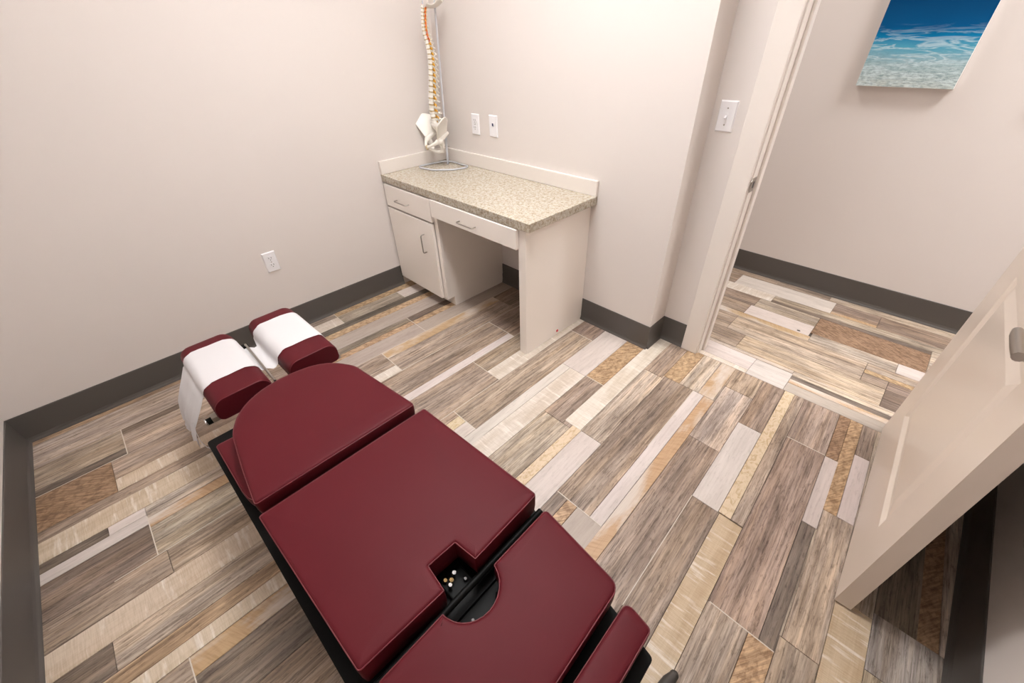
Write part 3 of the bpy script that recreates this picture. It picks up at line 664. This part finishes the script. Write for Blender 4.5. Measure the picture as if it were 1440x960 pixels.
# ------------------------------------------------------------------ paper sheet across the face pads
PA0, PA1 = -1.008, -.742
def paper_sheet():
    e = 0.0022
    # path in (b, z): from torn hanging end, over left pad, down the gap, over right pad
    path = [(-.318, .2), (-.312, .24), (-.3, .285), (-.275, .325), (-.25, .365), (-.234, .39)]
    def over(b0, b1, z1, rt=.042):
        o = []
        for k in range(7): a = math.radians(180 - 90 * k / 6); o.append((b0 + rt + (rt + e) * math.cos(a), z1 - rt + (rt + e) * math.sin(a)))
        o += [(b0 + rt + (b1 - b0 - 2 * rt) * k / 4, z1 + e) for k in range(1, 4)]
        for k in range(7): a = math.radians(90 - 90 * k / 6); o.append((b1 - rt + (rt + e) * math.cos(a), z1 - rt + (rt + e) * math.sin(a)))
        return o
    path += over(-.226, -.026, .436)
    path += [(-.02, .389), (-.012, .3925), (-.004, .392), (.006, .385), (.016, .378), (.028, .378), (.038, .384)]
    path += over(.044, .246, .436) + [(.25, .36), (.252, .33)]
    na = 22; bm = bmesh.new(); rows = []
    rnd = random.Random(3)
    for i, (y, z) in enumerate(path):
        row = []
        hang = max(0, (5 - i) / 5)
        for k in range(na + 1):
            t = k / na; a0 = PA0 + hang * 0.06 + (.058 if -.021 < y < .03 and i > 6 else 0); a1 = PA1 + hang * (-0.01)
            a = a0 + (a1 - a0) * t
            wob = 0.011 * hang * math.sin(t * 17 + i * .4) + 0.006 * hang * math.sin(t * 31 + 1)
            zz = z + 0.0006 * math.sin(t * 9 + i * .7)
            if i == 0: zz += rnd.uniform(-.012, .03) - 0.01 * t
            ed = 0
            if t in (0, 1): ed = 0.003 * math.sin(i * .8) + 0.002 * math.sin(i * 1.9)
            if 0.15 < y < 0.2: ed += 0.0
            row.append(bm.verts.new((a + ed, y - abs(wob) if hang else y, zz)))
        rows.append(row)
    for A, B in zip(rows, rows[1:]):
        for k in range(na): bm.faces.new((A[k], A[k + 1], B[k + 1], B[k]))
    # torn tail at the front corner
    tail = [(-.765, -.296, .3, .024), (-.758, -.306, .255, .021), (-.745, -.31, .22, .017), (-.722, -.304, .2, .016), (-.695, -.29, .197, .015), (-.67, -.272, .206, .012), (-.652, -.258, .222, .004)]
    prev = None
    for a, y, z, w in tail:
        v = (bm.verts.new((a - w * .6, y - .004, z - w * .4)), bm.verts.new((a + w * .6, y - .004, z + w * .4)))
        if prev: bm.faces.new((prev[0], prev[1], v[1], v[0]))
        prev = v
    o = auto(obj('paper_sheet', bm, M_PAPER), 60)
    m = o.modifiers.new('thick', 'SOLIDIFY'); m.thickness = 0.0006; m.offset = 0
    o.location = tb.location; o.rotation_euler = tb.rotation_euler
    return o
tag(paper_sheet(), 'strip of white tissue paper draped over the two face pads, one end torn', 'paper')

# ------------------------------------------------------------------ spine model on its stand
sp = thing('spine_model', 'anatomical spine model with pelvis hanging from a grey stand in the desk corner', 'spine model', (0.138, -0.093, H))
bpy.context.view_layer.update()
def sl(p): return (p[0] - 0.138, p[1] + 0.093, p[2] - H)
bp = round_poly([(0.045, -0.245), (0.075, -0.275), (0.20, -0.255), (0.29, -0.165), (0.315, -0.09), (0.3, -0.055), (0.12, -0.045), (0.07, -0.075)], .05, 5)
b = bmesh.new(); tube(b, [sl((x, y, H + 0.006)) for x, y in bp], 0.005, 8, closed=True)
tube(b, [sl((0.138, -0.093, H + .006)), sl((0.10, -0.058, H + .006))], 0.005, 8)
auto(obj('stand_base', b, M_STAND, sp), 80)
POLE0 = Vector((0.138, -0.093, H + 0.004))
_d = ray(611.6, 11); _n = Vector((0.7071, -0.7071, 0)); POLE1 = CAM + _d * ((POLE0 - CAM).dot(_n) / _d.dot(_n))
b = bmesh.new(); q = POLE0.lerp(POLE1, .3)
tube(b, [sl(POLE0), sl(q)], 0.0075, 12); auto(obj('pole_sleeve', b, M_STAND, sp))
b = bmesh.new(); tube(b, [sl(q - Vector((0, 0, .02))), sl(POLE1)], 0.0055, 12); auto(obj('pole', b, M_STAND, sp))
b = bmesh.new(); qq = POLE0.lerp(POLE1, .135); cyl(b, sl(qq + Vector((-.012, -.012, 0))), sl(qq + Vector((.012, .012, 0))), .004, 8); obj('collar_screw', b, M_CHROME, sp)
# spine frame: A = anterior, Lt = lateral, both horizontal
RT = Vector((0.7071, 0.7071, 0)); TW = Vector((0.7071, -0.7071, 0))       # image right, towards the camera
ang = math.radians(42)
ANT = (-RT * math.cos(ang) + TW * math.sin(ang)).normalized(); LAT = Vector((0, 0, 1)).cross(ANT)
X0 = Vector((0.118, -0.118, 0)) + TW * 0.02
def onplane(u, v):
    d = ray(u, v); n = TW; k = (X0 - CAM).dot(n) / d.dot(n); return CAM + d * k
key = [(594.5, 6), (594, 14), (594, 23), (594.5, 32), (595.5, 42), (597.5, 51), (600.5, 61), (603, 71), (604.8, 84), (605.8, 101), (606, 118), (606, 135), (607, 152), (610, 168), (611.5, 174)]
KP = [onplane(*k) for k in key]
def along(s):
    f = s * (len(KP) - 1); i = min(int(f), len(KP) - 2); return KP[i].lerp(KP[i + 1], f - i)
# arc length table
NS = 400; pts = [along(i / NS) for i in range(NS + 1)]; acc = [0]
for a, c in zip(pts, pts[1:]): acc.append(acc[-1] + (c - a).length)
TOT = acc[-1]
def at(d):
    d = max(0, min(TOT, d))
    for i in range(NS):
        if acc[i + 1] >= d:
            t = (d - acc[i]) / max(1e-9, acc[i + 1] - acc[i]); return pts[i].lerp(pts[i + 1], t), (pts[min(i + 1, NS)] - pts[max(i - 1, 0)]).normalized()
    return pts[-1], (pts[-1] - pts[-2]).normalized()
def vertebra(kind):
    # local: x lateral, y anterior, z up; body of unit height 1 (scaled later); sizes in metres
    b = bmesh.new()
    W, D, Hh = {'cervical': (.016, .012, .0095), 'thoracic': (.0185, .017, .0135), 'lumbar': (.024, .0195, .0175)}[kind]
    rings = []
    for z, s in ((-.5, .92), (-.47, 1.02), (-.36, 1.0), (-.15, .87), (.15, .87), (.36, 1.0), (.47, 1.02), (.5, .92)):
        rings.append([b.verts.new((W * s * math.cos(2 * PI * k / 16), D * s * (math.sin(2 * PI * k / 16) * (1 if math.sin(2 * PI * k / 16) > 0 else .75)), z * 2 * Hh * .82)) for k in range(16)])
    for A, B in zip(rings, rings[1:]):
        for k in range(16): b.faces.new((A[k], A[(k + 1) % 16], B[(k + 1) % 16], B[k]))
    b.faces.new(rings[0]); b.faces.new(rings[-1])
    for s in (1, -1):
        tube(b, [(s * W * .6, -D * .5, Hh * .2), (s * W * .75, -D * 1.25, Hh * .2), (0, -D * 1.9, -Hh * .1)], [Hh * .42, Hh * .38, Hh * .4], 7)
        tl_ = {'cervical': .022, 'thoracic': .03, 'lumbar': .038}[kind]
        tube(b, [(s * W * .7, -D * 1.15, Hh * .2), (s * tl_ * .7, -D * 1.35, Hh * .25), (s * tl_, -D * 1.5, Hh * .35)], [Hh * .4, Hh * .32, Hh * .38], 7)
        tube(b, [(s * W * .62, -D * 1.35, Hh * 1.05), (s * W * .66, -D * 1.4, -Hh * 1.0)], [Hh * .3, Hh * .34], 7)
    spn = {'cervical': (.022, -.004), 'thoracic': (.03, -.022), 'lumbar': (.034, -.008)}[kind]
    tube(b, [(0, -D * 1.7, 0), (0, -D * 1.8 - spn[0] * .55, spn[1] * .5), (0, -D * 1.8 - spn[0], spn[1])], [Hh * .42, Hh * .36, Hh * .45], 7)
    return b, W, D, Hh
protos = {}
def setframe(o, p, tdown, sc=1.0, dg=None):
    up = -tdown; ant = (ANT - up * ANT.dot(up)).normalized(); lat = ant.cross(up)
    o.matrix_local = Matrix(((lat.x * sc, ant.x * sc, up.x * sc, p[0]), (lat.y * sc, ant.y * sc, up.y * sc, p[1]), (lat.z * sc, ant.z * sc, up.z * sc, p[2]), (0, 0, 0, 1))) @ Matrix.Diagonal(dg or (1, 1, 1, 1))
hts = [.014] * 2 + [.0135] * 5 + [.0165 + .0007 * i for i in range(12)] + [.0275 + .0006 * i for i in range(5)]
gapf = .27; tot = sum(hts); f = TOT / tot; d = 0
discm = None
for i, h in enumerate(hts):
    kind = 'cervical' if i < 7 else 'thoracic' if i < 19 else 'lumbar'
    hh = h * f; p, tg = at(d + hh / 2)
    if kind not in protos:
        bm, W, D, Hh = vertebra(kind); protos[kind] = (auto(obj('vertebra', bm, M_BONE, sp), 50), W, D, Hh); o = protos[kind][0]
    else:
        o = protos[kind][0].copy(); COL.objects.link(o)
    _, W, D, Hh = protos[kind]
    sc = hh * (1 - gapf) / (2 * Hh * .82)
    if kind == 'thoracic': lo_, hi_ = .85, 1.1
    else: lo_, hi_ = .9, 1.1
    setframe(o, sl(p), tg, max(.6, min(1.2, sc)))
    W *= sc; D *= sc
    pd, td = at(d + hh)
    if i < 23:
        if discm is None:
            bm = bmesh.new(); tube(bm, [(0, 0, -.5), (0, 0, .5)], 1.0, 16); dz = auto(obj('disc', bm, M_DISC, sp), 50); discm = dz
        else: dz = discm.copy(); COL.objects.link(dz)
        setframe(dz, sl(pd), td, 1, (W * .8, D * .78, hh * .3, 1))
        # yellow spinal nerve pair leaving below the vertebra
        bm = bmesh.new()
        up = -td; ant = (ANT - up * ANT.dot(up)).normalized(); lat = ant.cross(up)
        for s in (1, -1):
            c = Vector(sl(pd)); q0 = c - ant * D * .85; q1 = c - ant * D * 1.1 + lat * s * W * 1.0 + up * .002; q2 = c - ant * D * .9 + lat * s * W * 1.45 - up * .004
            tube(bm, [q0, q1, q2], [.0036, .0044, .0038], 8); ball(bm, q2, .0048, sub=1)
        auto(obj('nerve', bm, M_NERVE, sp), 60)
    d += hh
# spinal cord
bm = bmesh.new(); cordp = []
for i in range(31):
    p, tg = at(TOT * i / 30); up = -tg; ant = (ANT - up * ANT.dot(up)).normalized(); cordp.append(Vector(sl(p)) - ant * .02)
tube(bm, cordp, .0042, 8); auto(obj('spinal_cord', bm, M_NERVE, sp), 60)
# vertebral arteries up the neck
bm = bmesh.new()
for s in (1, -1):
    ap = []
    for i in range(0, 16):
        p, tg = at(TOT * (0.0 + .29 * i / 15)); up = -tg; ant = (ANT - up * ANT.dot(up)).normalized(); lat = ant.cross(up)
        ap.append(Vector(sl(p)) - ant * .006 + lat * s * (.0185 + .003 * math.sin(i * 1.9)))
    tube(bm, ap, .0022, 7)
auto(obj('artery', bm, M_ARTERY, sp), 60)
# occipital plate on top of the pole
p0, _ = at(0)
OC = POLE1 + TW * .02 + Vector((0, 0, .004))
bm = bmesh.new(); rings = []
for j in range(9):
    a = j / 8; y = -.045 + .09 * a
    rings.append([bm.verts.new(sl(OC + RT * ((k - 6) / 6 * .046 * math.sqrt(max(.15, 1 - (y / .055) ** 2))) + TW * y + Vector((0, 0, .010 * (k - 6) / 6 + .016 * ((k - 6) / 6) ** 2 + .012 * (y / .045) ** 2)))) for k in range(13)])
for A, B in zip(rings, rings[1:]):
    for k in range(12): bm.faces.new((A[k], A[k + 1], B[k + 1], B[k]))
o = obj('occipital_bone', bm, M_BONE, sp, smooth=True); md = o.modifiers.new('s', 'SOLIDIFY'); md.thickness = .006
md = o.modifiers.new('ss', 'SUBSURF'); md.levels = md.render_levels = 1
bm = bmesh.new(); tube(bm, [sl(POLE1), sl(POLE1 + Vector((0, 0, .05))), sl(p0.lerp(POLE1, .5) + Vector((0, 0, .07))), sl(p0 + Vector((0, 0, .045))), sl(p0)], .004, 8); auto(obj('hanger', bm, M_STAND, sp), 60)
# sacrum
ps, ts = at(TOT)
def pv(x, y, z): return Vector(sl(ps + LAT * x + ANT * y + Vector((0, 0, z))))
bm = bmesh.new(); rings = []
for a, (w, dp, yo, zo) in enumerate(((.048, .026, .0, .004), (.046, .024, -.008, -.018), (.037, .018, -.022, -.042), (.027, .013, -.033, -.066), (.018, .009, -.034, -.086), (.009, .006, -.024, -.104), (.004, .004, -.014, -.114))):
    rings.append([bm.verts.new(pv(w * math.cos(2 * PI * k / 16), yo - dp * .3 + dp * math.sin(2 * PI * k / 16), zo)) for k in range(16)])
for A, B in zip(rings, rings[1:]):
    for k in range(16): bm.faces.new((A[k], A[(k + 1) % 16], B[(k + 1) % 16], B[k]))
bm.faces.new(rings[0]); bm.faces.new(rings[-1])
obj('sacrum', bm, M_BONE, sp, smooth=True)
for s in (1, -1):
    bm = bmesh.new()
    # ilium: curved blade from the sacroiliac joint to the front spine, crest on top
    NU, NV = 14, 8; g_ = []
    for j in range(NV + 1):
        v = j / NV; row = []
        for i in range(NU + 1):
            u = i / NU
            # lower edge (above socket) and crest
            lo_x = .05 + .016 * u; lo_y = -.045 + .085 * u; lo_z = -.05 - .028 * u
            cr_x = .048 + .085 * math.sin(u * PI * .62) ; cr_y = -.062 + .135 * u; cr_z = -.004 + .062 * math.sin(PI * (.12 + .72 * u)) - .02 * u
            bow = -.010 * math.sin(PI * v) * math.sin(PI * u)
            row.append(bm.verts.new(pv(s * (lo_x + (cr_x - lo_x) * v ** .9 + bow), lo_y + (cr_y - lo_y) * v, lo_z + (cr_z - lo_z) * v)))
        g_.append(row)
    for A, B in zip(g_, g_[1:]):
        for i in range(NU): bm.faces.new((A[i], A[i + 1], B[i + 1], B[i]))
    o = obj('hip_bone', bm, M_BONE, sp, smooth=True); md = o.modifiers.new('s', 'SOLIDIFY'); md.thickness = .008; md.offset = 0
    md = o.modifiers.new('ss', 'SUBSURF'); md.levels = md.render_levels = 1
    bm = bmesh.new()
    tube(bm, [pv(s * x, y, z) for x, y, z in ((.052, -.05, -.05), (.062, -.005, -.07), (.066, .025, -.085), (.05, .05, -.1), (.028, .068, -.112), (.008, .074, -.12))], [.012, .014, .017, .010, .008, .010], 10)
    tube(bm, [pv(s * x, y, z) for x, y, z in ((.066, .02, -.085), (.066, .005, -.115), (.056, .002, -.148), (.036, .025, -.152), (.018, .05, -.142), (.008, .07, -.128))], [.017, .015, .014, .009, .007, .009], 10)
    ball(bm, pv(s * .07, .022, -.088), .021, sub=2)
    auto(obj('pubic_ring', bm, M_BONE, o), 70)
bm = bmesh.new(); tube(bm, [pv(-.008, .074, -.115), pv(.008, .074, -.13)], [.01, .01], 10); ball(bm, pv(0, .075, -.123), .011, sz=1.4); auto(obj('pubic_symphysis', bm, M_DISC, sp), 60)
